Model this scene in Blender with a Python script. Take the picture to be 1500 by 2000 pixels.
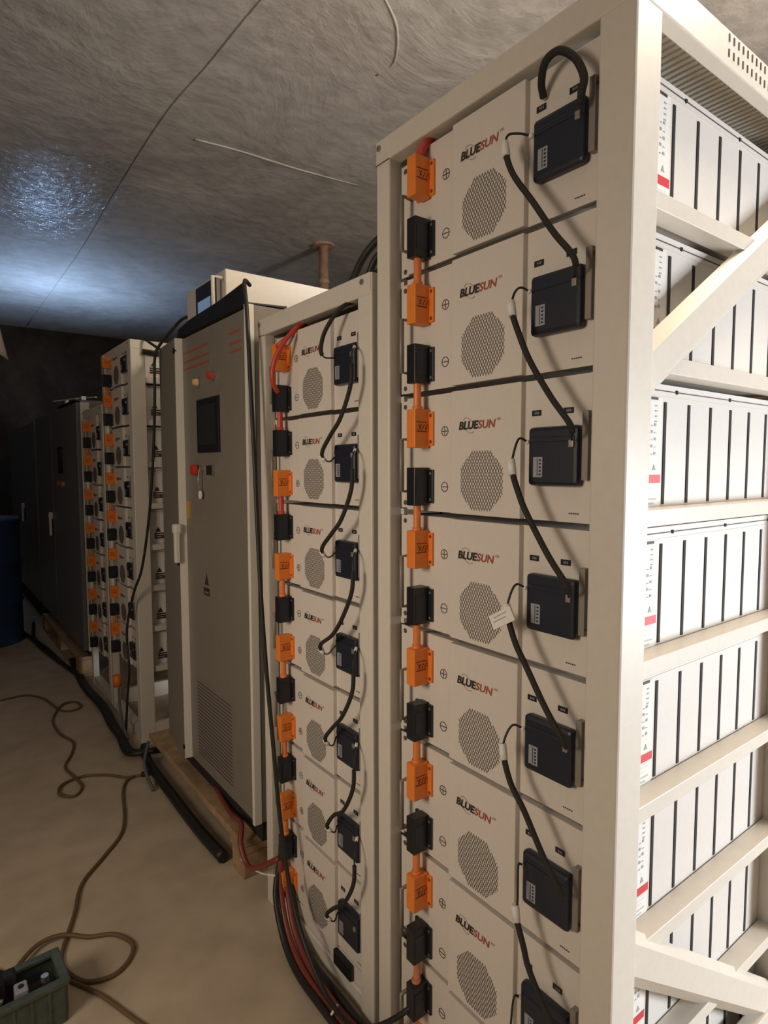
import bpy, bmesh, math, random
from mathutils import Vector, Matrix
random.seed(7)
for o in list(bpy.data.objects): bpy.data.objects.remove(o)
SC = bpy.context.scene
COL = SC.collection

# ---------------------------------------------------------------- camera
cam = bpy.data.cameras.new('camera'); camo = bpy.data.objects.new('camera', cam); COL.objects.link(camo)
cam.sensor_width = 36; cam.lens = 1195.3/2000*36; cam.clip_start = .02
Rv = Vector((0.79813432, -0.60247672, -0.00184534)); Uv = Vector((0.04443989, 0.05581687, 0.99745154)); Fv = Vector((0.60083834, 0.79618231, -0.07132336))
m = Matrix((Rv, Uv, -Fv)).transposed().to_4x4(); m.translation = Vector((0, 0, 1.24)); camo.matrix_world = m
SC.camera = camo
SC.view_settings.view_transform = 'Standard'; SC.view_settings.look = 'None'
SC.view_settings.gamma = 1; SC.view_settings.exposure = -0.12

# ---------------------------------------------------------------- world + large lights
w = bpy.data.worlds.new('world'); SC.world = w; w.use_nodes = True
w.node_tree.nodes['Background'].inputs[0].default_value = (.75, .85, 1, 1)
w.node_tree.nodes['Background'].inputs[1].default_value = .5
def area(name, loc, to, sx, sy, col, power, spread=180):
    l = bpy.data.lights.new(name, 'AREA'); l.shape = 'RECTANGLE'; l.size = sx; l.size_y = sy
    l.color = col; l.energy = power; l.spread = math.radians(spread)
    o = bpy.data.objects.new(name, l); COL.objects.link(o); o.location = loc
    o.rotation_euler = (Vector(to)-Vector(loc)).to_track_quat('-Z', 'Z').to_euler()
    return o
# low hatch in the right-hand wall behind the camera lets daylight in
area('hatch_daylight', (3.27, -1.9, .75), (1.1, .4, .8), 1.2, 1.0, (.87, .92, .97), 168)
def point(name, loc, col, power, r=.12):
    l = bpy.data.lights.new(name, 'POINT'); l.energy = power; l.color = col; l.shadow_soft_size = r
    o = bpy.data.objects.new(name, l); COL.objects.link(o); o.location = loc; return o
point('ceiling_fill_light', (1.66, .18, 2.70), (1, .83, .62), 74, .22)  # unseen fill light added to brighten the ceiling and rack side
area('aisle_fill_light', (-1.1, .80, 1.40), (.74, 1.32, .80), .55, .55, (1, .84, .66), 8.5, 121)  # unseen warm fill added to brighten rack fronts and near floor

# ---------------------------------------------------------------- materials
def mat(name, col, rough=.5, metal=0, emis=None, es=0, var=0, bump=0, scale=20, spec=.5, coat=0):
    M = bpy.data.materials.new(name); M.use_nodes = True; nt = M.node_tree; b = nt.nodes['Principled BSDF']
    b.inputs['Base Color'].default_value = (*col, 1); b.inputs['Roughness'].default_value = rough
    b.inputs['Metallic'].default_value = metal; b.inputs['Specular IOR Level'].default_value = spec
    b.inputs['Coat Weight'].default_value = coat
    if emis: b.inputs['Emission Color'].default_value = (*emis, 1); b.inputs['Emission Strength'].default_value = es
    if var or bump:
        tc = nt.nodes.new('ShaderNodeTexCoord'); n = nt.nodes.new('ShaderNodeTexNoise')
        n.inputs['Scale'].default_value = scale; n.inputs['Detail'].default_value = 6; n.inputs['Roughness'].default_value = .6
        nt.links.new(tc.outputs['Object'], n.inputs['Vector'])
        if var:
            r = nt.nodes.new('ShaderNodeValToRGB')
            r.color_ramp.elements[0].position = .3; r.color_ramp.elements[1].position = .7
            r.color_ramp.elements[0].color = (*[c*(1-var) for c in col], 1); r.color_ramp.elements[1].color = (*[min(1, c*(1+var)) for c in col], 1)
            nt.links.new(n.outputs['Fac'], r.inputs['Fac']); nt.links.new(r.outputs['Color'], b.inputs['Base Color'])
        if bump:
            bp = nt.nodes.new('ShaderNodeBump'); bp.inputs['Strength'].default_value = bump; bp.inputs['Distance'].default_value = .01
            nt.links.new(n.outputs['Fac'], bp.inputs['Height']); nt.links.new(bp.outputs['Normal'], b.inputs['Normal'])
    return M
M_frame = mat('cream_frame_paint', (.70, .65, .575), .38, var=.03, bump=.02, scale=60)
M_mod = mat('module_white_paint', (.74, .70, .655), .45, var=.02, bump=.02, scale=80)
M_panel = mat('module_panel_paint', (.71, .65, .59), .42, var=.02, scale=80)
M_slot = mat('dark_slot', (.016, .012, .010), .8)
M_vent = mat('vent_shadow', (.085, .06, .05), .8)
M_seam = mat('shadow_seam', (.09, .07, .055), .8)
M_cover = mat('navy_black_plastic', (.016, .019, .032), .38, bump=.03, scale=300)
M_black = mat('black_plastic', (.014, .014, .017), .35, bump=.02, scale=200)
M_rubber = mat('black_cable_jacket', (.018, .016, .015), .5)
M_sleeve = mat('black_braided_sleeve', (.020, .016, .014), .65, bump=.3, scale=900)
M_orange = mat('orange_plastic', (.84, .235, .035), .42, var=.04, scale=90)
M_dorange = mat('dark_orange_marking', (.19, .045, .012), .6)
M_ocable = mat('orange_cable_jacket', (.80, .23, .06), .36)
M_rcable = mat('red_cable_jacket', (.55, .06, .035), .4)
M_dred = mat('dark_red_cable_jacket', (.22, .045, .035), .45)
M_copper = mat('copper_brown_cable', (.62, .22, .11), .4)
M_steel = mat('grey_steel', (.42, .39, .36), .35, metal=.7)
M_slate = mat('slate_cable_jacket', (.13, .14, .15), .5)
M_hand = mat('matte_handle_metal', (.27, .24, .21), .5, metal=.25)
M_screw = mat('bright_screw', (.85, .83, .8), .25, metal=.9)
M_white = mat('white_label_paper', (.82, .80, .76), .6, var=.04, scale=90)
M_grey = mat('grey_label_print', (.36, .38, .37), .6)
M_sticker = mat('silver_sticker', (.33, .34, .38), .4)
M_text = mat('dark_print', (.035, .022, .022), .6)
M_redtext = mat('red_print', (.38, .075, .04), .6)
M_arc = mat('faint_arc_print', (.33, .19, .10), .6)
M_red = mat('red_label_print', (.62, .035, .045), .5)
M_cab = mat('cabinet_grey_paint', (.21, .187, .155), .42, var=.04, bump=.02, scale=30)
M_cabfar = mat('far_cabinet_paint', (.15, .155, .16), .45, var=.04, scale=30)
M_cabedge = mat('pale_paint_and_lit_edge', (.74, .71, .65), .35)  # pale handles and trim; also edges whose lit brightness is painted in
M_dark = mat('dark_interior', (.02, .018, .016), .8)
M_screen = mat('dark_glass_screen', (.03, .03, .035), .12)
M_lit = mat('lit_display', (.05, .07, .1), .2, emis=(.30, .42, .68), es=.38)
M_wood = mat('pallet_wood', (.40, .26, .145), .75, var=.3, bump=.3, scale=14)
M_drum = mat('dark_blue_drum', (.03, .07, .17), .4)
M_green = mat('green_translucent_plastic', (.075, .098, .08), .35, var=.35, bump=.1, scale=25)
M_cord = mat('brown_cord_jacket', (.155, .095, .045), .55)
M_cloth = mat('pale_cloth', (.50, .45, .41), .8)
M_yel = mat('yellow_lamp_lens', (.85, .58, .22), .3)
M_redl = mat('red_lamp_lens', (.55, .05, .03), .3)
M_film = mat('black_film', (.012, .012, .014), .42, bump=.2, scale=12)

def plaster(name, c0, c1, c2, rough, bump, mir):
    M = bpy.data.materials.new(name); M.use_nodes = True; nt = M.node_tree; b = nt.nodes['Principled BSDF']; L = nt.links
    tc = nt.nodes.new('ShaderNodeTexCoord')
    n1 = nt.nodes.new('ShaderNodeTexNoise'); n1.inputs['Scale'].default_value = 1.3; n1.inputs['Detail'].default_value = 9; n1.inputs['Roughness'].default_value = .62; n1.inputs['Distortion'].default_value = .6
    n2 = nt.nodes.new('ShaderNodeTexNoise'); n2.inputs['Scale'].default_value = 9; n2.inputs['Detail'].default_value = 7
    L.new(tc.outputs['Object'], n1.inputs['Vector']); L.new(tc.outputs['Object'], n2.inputs['Vector'])
    r = nt.nodes.new('ShaderNodeValToRGB'); e = r.color_ramp.elements
    e[0].position = .33; e[0].color = (*c0, 1); e[1].position = .68; e[1].color = (*c2, 1); k = e.new(.5); k.color = (*c1, 1)
    L.new(n1.outputs['Fac'], r.inputs['Fac'])
    mx = nt.nodes.new('ShaderNodeMixRGB'); mx.blend_type = 'MULTIPLY'; mx.inputs['Fac'].default_value = .35
    r2 = nt.nodes.new('ShaderNodeValToRGB'); r2.color_ramp.elements[0].position = .35; r2.color_ramp.elements[0].color = (.6, .6, .6, 1); r2.color_ramp.elements[1].position = .6
    L.new(n2.outputs['Fac'], r2.inputs['Fac']); L.new(r.outputs['Color'], mx.inputs[1]); L.new(r2.outputs['Color'], mx.inputs[2])
    L.new(mx.outputs[0], b.inputs['Base Color'])
    add = nt.nodes.new('ShaderNodeMath'); add.operation = 'ADD'; L.new(n1.outputs['Fac'], add.inputs[0])
    ml = nt.nodes.new('ShaderNodeMath'); ml.operation = 'MULTIPLY'; ml.inputs[1].default_value = .35; L.new(n2.outputs['Fac'], ml.inputs[0]); L.new(ml.outputs[0], add.inputs[1])
    bp = nt.nodes.new('ShaderNodeBump'); bp.inputs['Strength'].default_value = bump; bp.inputs['Distance'].default_value = .05
    L.new(add.outputs[0], bp.inputs['Height']); L.new(bp.outputs['Normal'], b.inputs['Normal'])
    b.inputs['Roughness'].default_value = rough; b.inputs['Specular IOR Level'].default_value = mir
    return M
M_ceil = plaster('rough_plaster', (.50, .445, .395), (.60, .54, .48), (.70, .635, .57), .55, .5, .4)
M_floor = plaster('sandy_screed', (.51, .41, .30), (.57, .465, .345), (.63, .52, .39), .7, .12, .3)
M_wallfar = plaster('blackish_rough_wall', (.035, .028, .02), (.055, .045, .036), (.085, .066, .052), .85, .8, .1)  # far wall, mottled near-black tone
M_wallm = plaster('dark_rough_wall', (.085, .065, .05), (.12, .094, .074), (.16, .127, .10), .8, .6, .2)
def add_damp(M):
    # a wet stain in the plaster: smoother, rippled, with an irregular soft outline
    nt = M.node_tree; b = nt.nodes['Principled BSDF']; L = nt.links
    tc = nt.nodes.new('ShaderNodeTexCoord'); mp = nt.nodes.new('ShaderNodeMapping'); mp.vector_type = 'POINT'
    mp.inputs['Scale'].default_value = (1/.40, 1/1.15, 0); mp.inputs['Location'].default_value = (-.80/.40, -4.35/1.15, 0)
    L.new(tc.outputs['Object'], mp.inputs['Vector'])
    ln = nt.nodes.new('ShaderNodeVectorMath'); ln.operation = 'LENGTH'; L.new(mp.outputs[0], ln.inputs[0])
    n = nt.nodes.new('ShaderNodeTexNoise'); n.inputs['Scale'].default_value = 5; n.inputs['Detail'].default_value = 5; L.new(tc.outputs['Object'], n.inputs['Vector'])
    ad = nt.nodes.new('ShaderNodeMath'); ad.operation = 'MULTIPLY_ADD'; ad.inputs[1].default_value = .9; L.new(n.outputs['Fac'], ad.inputs[0]); L.new(ln.outputs['Value'], ad.inputs[2])
    mr = nt.nodes.new('ShaderNodeMapRange'); mr.inputs['From Min'].default_value = 1.0; mr.inputs['From Max'].default_value = 1.5; mr.inputs['To Min'].default_value = 1; mr.inputs['To Max'].default_value = 0
    L.new(ad.outputs[0], mr.inputs['Value'])
    def mixv(a, c, sock):
        x = nt.nodes.new('ShaderNodeMapRange'); x.inputs['To Min'].default_value = a; x.inputs['To Max'].default_value = c; L.new(mr.outputs[0], x.inputs['Value']); L.new(x.outputs[0], sock)
    mixv(.55, .30, b.inputs['Roughness']); mixv(0, 1, b.inputs['Coat Weight']); b.inputs['Coat Roughness'].default_value = .16
    n2 = nt.nodes.new('ShaderNodeTexNoise'); n2.inputs['Scale'].default_value = 17; n2.inputs['Detail'].default_value = 3; n2.inputs['Distortion'].default_value = 1; L.new(tc.outputs['Object'], n2.inputs['Vector'])
    bp = nt.nodes.new('ShaderNodeBump'); bp.inputs['Strength'].default_value = .45; bp.inputs['Distance'].default_value = .03
    L.new(n2.outputs['Fac'], bp.inputs['Height']); L.new(bp.outputs['Normal'], b.inputs['Coat Normal'])
add_damp(M_ceil)

# ---------------------------------------------------------------- mesh helpers
class MB:
    def __init__(s): s.bm = bmesh.new(); s.mats = []
    def mi(s, M):
        if M not in s.mats: s.mats.append(M)
        return s.mats.index(M)
    def box(s, a, b, M, bev=0):
        a = Vector(a); b = Vector(b); lo = Vector(map(min, a, b)); hi = Vector(map(max, a, b))
        r = bmesh.ops.create_cube(s.bm, size=1, matrix=Matrix.Translation((lo+hi)/2) @ Matrix.Diagonal((*(hi-lo), 1)))
        k = s.mi(M); fs = set(f for v in r['verts'] for f in v.link_faces)
        for f in fs: f.material_index = k
        if bev:
            es = list(set(e for v in r['verts'] for e in v.link_edges))
            q = bmesh.ops.bevel(s.bm, geom=es, offset=bev, segments=2, affect='EDGES', profile=.5)
            for f in q['faces']: f.material_index = k
        return s
    def beam(s, p, q, w, h, M, up=(0, 0, 1), bev=0):
        p = Vector(p); q = Vector(q); d = (q-p); L = d.length; x = d.normalized(); y = Vector(up).cross(x).normalized(); z = x.cross(y)
        mt = Matrix((x, y, z)).transposed().to_4x4(); mt.translation = (p+q)/2
        r = bmesh.ops.create_cube(s.bm, size=1, matrix=mt @ Matrix.Diagonal((L, w, h, 1)))
        k = s.mi(M)
        for f in set(f for v in r['verts'] for f in v.link_faces): f.material_index = k
        return s
    def prism(s, pts, d, M):      # closed polygon (3D pts) extruded by vector d
        vs = [s.bm.verts.new(p) for p in pts]; f = s.bm.faces.new(vs); k = s.mi(M); f.material_index = k
        e = bmesh.ops.extrude_face_region(s.bm, geom=[f]); nv = [x for x in e['geom'] if isinstance(x, bmesh.types.BMVert)]
        bmesh.ops.translate(s.bm, verts=nv, vec=d)
        for v in nv:
            for g in v.link_faces: g.material_index = k
        return s
    def tube(s, pts, r, M, n=8, smooth=6, rr=None):
        P = spline(pts, smooth) if smooth else [Vector(p) for p in pts]
        k = s.mi(M); rings = []; prev = None
        for i, p in enumerate(P):
            t = (P[min(i+1, len(P)-1)]-P[max(i-1, 0)]).normalized()
            if prev is None:
                a = Vector((0, 0, 1)) if abs(t.z) < .9 else Vector((0, 1, 0)); u = t.cross(a).normalized()
            else:
                u = (prev - t*prev.dot(t)).normalized()
            prev = u; v = t.cross(u)
            R = r if rr is None else rr(i/(len(P)-1))
            rings.append([s.bm.verts.new(p+(u*math.cos(2*math.pi*j/n)+v*math.sin(2*math.pi*j/n))*R) for j in range(n)])
        for a, b in zip(rings, rings[1:]):
            for j in range(n):
                f = s.bm.faces.new((a[j], a[(j+1) % n], b[(j+1) % n], b[j])); f.material_index = k; f.smooth = True
        for R_, rev in ((rings[0], True), (rings[-1], False)):
            f = s.bm.faces.new(R_[::-1] if rev else R_); f.material_index = k
        return s
    def disc(s, c, ax, r, h, M, n=16, r2=None):
        ax = Vector(ax).normalized(); a = Vector((0, 0, 1)) if abs(ax.z) < .9 else Vector((1, 0, 0)); u = ax.cross(a).normalized(); v = ax.cross(u)
        k = s.mi(M); c = Vector(c); r2 = r if r2 is None else r2
        A = [s.bm.verts.new(c+(u*math.cos(2*math.pi*j/n)+v*math.sin(2*math.pi*j/n))*r) for j in range(n)]
        B = [s.bm.verts.new(c+ax*h+(u*math.cos(2*math.pi*j/n)+v*math.sin(2*math.pi*j/n))*r2) for j in range(n)]
        for f in [s.bm.faces.new(A[::-1]), s.bm.faces.new(B)]+[s.bm.faces.new((A[j], A[(j+1) % n], B[(j+1) % n], B[j])) for j in range(n)]: f.material_index = k
        return s
    def ring(s, c, ax, r, w, h, M, n=24, a0=0, a1=2*math.pi, sy=1, tilt=0):
        ax = Vector(ax).normalized(); u = Vector((0, -1, 0)); v = Vector((0, 0, 1)); c = Vector(c); k = s.mi(M); S = []
        for j in range(n+1):
            t = a0+(a1-a0)*j/n
            def pt(q):
                X = math.cos(t)*q; Y = math.sin(t)*q*sy
                return c+u*(X*math.cos(tilt)-Y*math.sin(tilt))+v*(X*math.sin(tilt)+Y*math.cos(tilt))
            S.append([s.bm.verts.new(z) for z in (pt(r), pt(r+w), pt(r+w)+ax*h, pt(r)+ax*h)])
        for a, b in zip(S, S[1:]):
            for j in range(4):
                f = s.bm.faces.new((a[j], a[(j+1) % 4], b[(j+1) % 4], b[j])); f.material_index = k
        return s
    def build(s, name, parent=None, kind=None):
        me = bpy.data.meshes.new(name); bmesh.ops.recalc_face_normals(s.bm, faces=s.bm.faces); s.bm.to_mesh(me); s.bm.free()
        for M in s.mats: me.materials.append(M)
        o = bpy.data.objects.new(name, me); COL.objects.link(o)
        if parent: o.parent = parent
        if kind: o['kind'] = kind
        return o
def spline(pts, n):
    P = [Vector(p) for p in pts]
    if len(P) < 3: return P
    P = [P[0]*2-P[1]]+P+[P[-1]*2-P[-2]]; out = []
    for i in range(1, len(P)-2):
        a, b, c, d = P[i-1:i+3]
        for j in range(n):
            t = j/n; out.append(.5*((2*b)+(c-a)*t+(2*a-5*b+4*c-d)*t*t+(3*b-a-3*c+d)*t**3))
    out.append(P[-2]); return out
def tag(o, label, cat, group=None, kind=None):
    o['label'] = label; o['category'] = cat
    if group: o['group'] = group
    if kind: o['kind'] = kind
    return o
def empty(name, loc=(0, 0, 0)):
    o = bpy.data.objects.new(name, None); COL.objects.link(o); o.location = loc; o.empty_display_size = .05; return o
def copy_tree(o, parent=None):
    c = o.copy(); COL.objects.link(c)
    if parent: c.parent = parent
    for ch in list(o.children): copy_tree(ch, c)
    return c
def text_into(mb, s, org, size, M, shear=0, bold=0, wscale=1, depth=.0006):
    """flat lettering facing -x, reading towards -y, merged into mb"""
    cu = bpy.data.curves.new('lettering', 'FONT'); cu.body = s; cu.size = size; cu.shear = shear; cu.offset = bold; cu.resolution_u = 3
    to = bpy.data.objects.new('lettering', cu); COL.objects.link(to)
    me = bpy.data.meshes.new_from_object(to.evaluated_get(bpy.context.evaluated_depsgraph_get()))
    xs = [v.co.x for v in me.vertices]; wd = max(xs)
    k = mb.mi(M); vs = [mb.bm.verts.new((org[0]-depth, org[1]-v.co.x*wscale, org[2]+v.co.y)) for v in me.vertices]
    for p in me.polygons:
        try: f = mb.bm.faces.new([vs[i] for i in p.vertices]); f.material_index = k
        except ValueError: pass
    bpy.data.objects.remove(to); bpy.data.curves.remove(cu); bpy.data.meshes.remove(me)
    return wd*wscale

# ---------------------------------------------------------------- room shell
XL, XR, YB, YF, ZC = -2.0, 3.3, -5.0, 8.9, 3.0
MB().box((XL-.2, YB-.2, -.2), (XR+.2, YF+.2, 0), M_floor).build('floor', kind='structure')
c = MB().box((XL-.2, YB-.2, ZC), (XR+.2, YF+.2, ZC+.2), M_ceil)
c.tube([(1.15, 1.6, ZC), (1.10, 2.25, ZC), (1.08, 2.7, ZC), (1.05, 3.23, ZC), (1.07, 4.3, ZC), (1.11, 5.7, ZC), (1.12, 8.8, ZC)], .006, M_ceil, 6)
c.tube([(1.25, 3.33, ZC), (1.5, 3.30, ZC), (1.85, 3.29, ZC), (2.25, 3.25, ZC+.004)], .007, M_ceil, 6)
c.tube([(1.46, 1.93, ZC+.004), (1.6, 2.03, ZC+.002), (1.72, 2.2, ZC+.002), (1.71, 2.32, ZC+.004)], .007, M_ceil, 6)
c.build('ceiling', kind='structure')
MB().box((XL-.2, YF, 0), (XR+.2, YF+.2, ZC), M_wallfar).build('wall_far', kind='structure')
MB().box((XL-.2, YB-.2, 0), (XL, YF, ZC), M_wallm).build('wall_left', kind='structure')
b = MB()
for a_, b_ in (((YB-.2, 0), (-2.55, ZC)), ((-2.55, 1.3), (-1.25, ZC)), ((-2.55, 0), (-1.25, .2)), ((-1.25, 0), (YF, ZC))):
    b.box((XR, a_[0], a_[1]), (XR+.2, b_[0], b_[1]), M_wallm)
b.build('wall_right', kind='structure')
b = MB().box((XL-.2, YB-.2, 0), (XR+.2, YB, ZC), M_wallm)
b.build('wall_back', kind='structure')

# ---------------------------------------------------------------- battery module
PITCH = .2229
def make_module(sw=False, lower=False):
    root = empty('battery_module')
    h = .213; W = .417
    b = MB()
    b.box((.002, 0, 0), (.635, W, h-.004), M_mod)
    b.box((0, 0, .0), (.012, .129, h), M_panel); b.box((0, .282, 0), (.012, W, h), M_panel)
    b.box((.012, -.006, .0), (.015, .002, h), M_panel)
    b.box((.010, W-.004, .002), (.0125, W+.030, h-.003), M_panel)
    for i in range(7):
        x = .181+.0745*i; b.box((x-.0036, -.0012, .022), (x+.0036, .001, .182), M_slot)
    b.box((.07, -.0009, .1985), (.63, .001, .2), M_seam)
    b.box((.07, -.0009, .190), (.63, .001, .1907), M_frame)
    for x in (.215, .40, .585): b.disc((x, 0, .1993), (0, -1, 0), .0032, .0018, M_slot, 10)
    for z in (.012, h-.014): b.disc((.0105, W+.018, z), (-1, 0, 0), .005, .0012, M_seam, 10)
    b.build('housing', root)
    MB().box((-.010, .127, 0), (.008, .284, h), M_panel, .0012).build('raised_panel', root)
    # vent: rows of dark slanted slits
    v = MB(); cy, cz = .2105, .0585+.0; ry, rz = .048, .050
    oc = [(.42, 1), (1, .45), (1, -.45), (.42, -1), (-.42, -1), (-1, -.45), (-1, .45), (-.42, 1)]
    def clip(p, d):       # clip the line p+t*d to the octagon
        t0, t1 = -9, 9
        for q in range(8):
            a, c_ = oc[q], oc[(q+1) % 8]; ex, ey = c_[0]-a[0], c_[1]-a[1]; nx, ny = ey, -ex   # inward negative
            if nx*a[0]+ny*a[1] < 0: nx, ny = -nx, -ny
            k_ = nx*a[0]+ny*a[1]; den = nx*d[0]+ny*d[1]; num = k_-(nx*p[0]+ny*p[1])
            if abs(den) < 1e-9:
                if num < 0: return None
            elif den > 0: t1 = min(t1, num/den)
            else: t0 = max(t0, num/den)
        return (t0, t1) if t1-t0 > .05 else None
    for sg in (1, -1):
        d = (.50, sg*.866)
        for i in range(-13, 14):
            p = (i*.125*1.0, 0); p = (p[0], 0); r_ = clip(p, d)
            if not r_: continue
            A = (cy+(p[0]+d[0]*r_[0])*ry, cz+(d[1]*r_[0])*rz); B = (cy+(p[0]+d[0]*r_[1])*ry, cz+(d[1]*r_[1])*rz)
            v.beam((-.0103, A[0], A[1]), (-.0103, B[0], B[1]), .0007, .0010 if sg > 0 else .0007, M_vent, (1, 0, 0))
    v.build('vent_grille', root)
    t = MB(); zt = .146
    w1 = text_into(t, 'BLUE', (-.0102, .264, zt), .0185, M_text, .18, .00075, 1.07)
    w2 = text_into(t, 'SUN', (-.0102, .264-w1+.0022, zt), .0185, M_redtext, .18, .0004, 1.07)
    text_into(t, 'ESS', (-.0102, .264-w1-w2-.0005, zt+.011), .0055, M_redtext, .1, 0, 1.05)
    t.ring((-.0102, .240, zt+.006), (-1, 0, 0), .0155, .0009, .0005, M_arc, 16, 1.2, 3.3, .62, -.75)
    t.ring((-.0102, .240, zt+.006), (-1, 0, 0), .0155, .0009, .0005, M_arc, 16, 4.3, 6.3, .62, -.75)
    t.build('logo', root)
    cv = MB(); cv.box((-.016, .019, .053), (.002, .108, .141), M_cover, .006).box((-.0175, .024, .118), (-.014, .103, .1255), M_cover, .0012)
    cv = cv.build('connector_cover', root)
    st = MB().box((-.0172, .079, .066), (-.0155, .096, .096), M_sticker)
    for i in range(5): st.box((-.0176, .0815, .069+i*.0053), (-.017, .085, .0715+i*.0053), M_cover)
    st.box((-.0176, .0875, .068), (-.017, .0885, .094), M_cover)
    st.build('sticker', cv)
    cn = MB().box((-.020, .024, .109), (-.014, .032, .120), M_steel, .001).build('plug', cv)
    for y in (.104, .046):
        g = MB().box((-.0014, y-.0085, .159), (.001, y+.0085, .1675), M_black)
        for q in (-.004, -.001, .002): g.box((-.0018, y+q-.0006, .1615), (-.001, y+q+.0008, .1650), M_grey)
        g.build('port_tag', root)
    g = MB()
    for i in range(5): g.box((-.0006, .026+i*.0036, .0125), (.001, .0285+i*.0036, .0142), M_text)
    g.build('rating_mark', root)
    for y, z0, z1, x0 in ((.402, .036, .134, .0), (.0085, .062, .160, .0)):
        (MB().tube([(x0, y, z0), (-.026, y, z0), (-.026, y, z1), (x0, y, z1)], .0046, M_hand, 8, 0) if y > .1 else MB().box((-.012, y-.0035, z0), (-.009, y+.0065, z1), M_hand, .001).box((-.010, y-.0035, z0), (.0, y+.006, z0+.008), M_hand, .001).box((-.010, y-.0035, z1-.008), (.0, y+.006, z1), M_hand, .001)).build('handle', root)
    for nm, z, M, pos in (('positive_terminal', .152 if not sw else .046, M_orange, 1), ('negative_terminal', .046 if not sw else .152, M_black, 0)):
        k = MB(); k.box((-.005, .338, z-.031), (.002, .386, z+.031), M, .001)
        k.box((-.038, .349, z-.035), (-.003, .373, z+.035), M, .0016)
        if pos:
            k.box((-.034, .3484, z-.006), (-.009, .3492, z-.004), M_dorange); k.box((-.034, .3484, z+.011), (-.009, .3492, z+.0125), M_dorange)
            for q in (-.028, -.020, -.013): k.beam((q, .3487, z-.002), (q+.005, .3487, z+.008), .0008, .0018, M_dorange, (0, 1, 0))
            k.beam((-.030, .3487, z+.008), (-.024, .3487, z-.001), .0008, .0018, M_dorange, (0, 1, 0))
            k.disc((-.0045, .3435, z+.024), (-1, 0, 0), .0034, .001, M_dorange, 10); k.disc((-.0045, .3435, z-.024), (-1, 0, 0), .0034, .001, M_dorange, 10)
        else:
            k.disc((-.0045, .3435, z+.024), (-1, 0, 0), .0026, .001, M_steel, 10); k.disc((-.0045, .3435, z-.024), (-1, 0, 0), .0026, .001, M_steel, 10)
            k.box((-.035, .3482, z-.020), (-.008, .3492, z+.020), M_cover)
        k.build(nm, root)
        zsym = z-.006 if z > .1 else z
        s = MB(); s.ring((0, .310, zsym), (-1, 0, 0), .0078, .0013, .0006, M_text, 20)
        s.box((-.0006, .303, zsym-.0007), (.0005, .317, zsym+.0007), M_text)
        if pos: s.box((-.0006, .3093, zsym-.007), (.0005, .3107, zsym+.007), M_text)
        s.build('polarity_mark', root)
    # side label with red bar
    l = MB().box((.112, -.0012, .010), (.170, .0005, .188), M_white)
    l.box((.112, -.0018, .056), (.170, -.001, .069), M_red)
    l.box((.116, -.0018, .012), (.167, -.001, .053), M_white)
    for i, (a, z) in enumerate(((.118, .046), (.118, .039), (.118, .030), (.118, .023))): l.box((a, -.0018, z), (.160-.008*(i % 2), -.0011, z+.003), M_grey)
    l.box((.130, -.0018, .184), (.158, -.0011, .188), M_text)
    for i in range(5):
        for j in range(4):
            l.box((.122+.009*j, -.0018, .100+.011*i), (.127+.009*j, -.0011, .1012+.011*i+.003*((i+j) % 2)), M_grey)
    for q in (.124, .146): l.prism([(q, -.0018, .076), (q+.010, -.0018, .076), (q+.005, -.0018, .085)], Vector((0, .0007, 0)), M_grey)
    for i in range(4): l.box((.150, -.0018, .150+i*.008), (.156, -.0011, .152+i*.008), M_grey)
    l.build('side_label', root)
    return root
protoA = make_module(); protoB = make_module(sw=True)
protos_used = {id(protoA): False, id(protoB): False}
ORD = ['topmost', 'second from the top', 'third from the top', 'fourth from the top', 'fifth from the top', 'sixth from the top', 'seventh from the top', 'eighth from the top', 'ninth from the top']
def place_module(proto, x, y, z, sy, sz, label, group):
    if not protos_used[id(proto)]: o = proto; protos_used[id(proto)] = True
    else: o = copy_tree(proto)
    o.location = (x, y, z); o.scale = (1, sy, sz); tag(o, label, 'battery', group); return o

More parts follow.
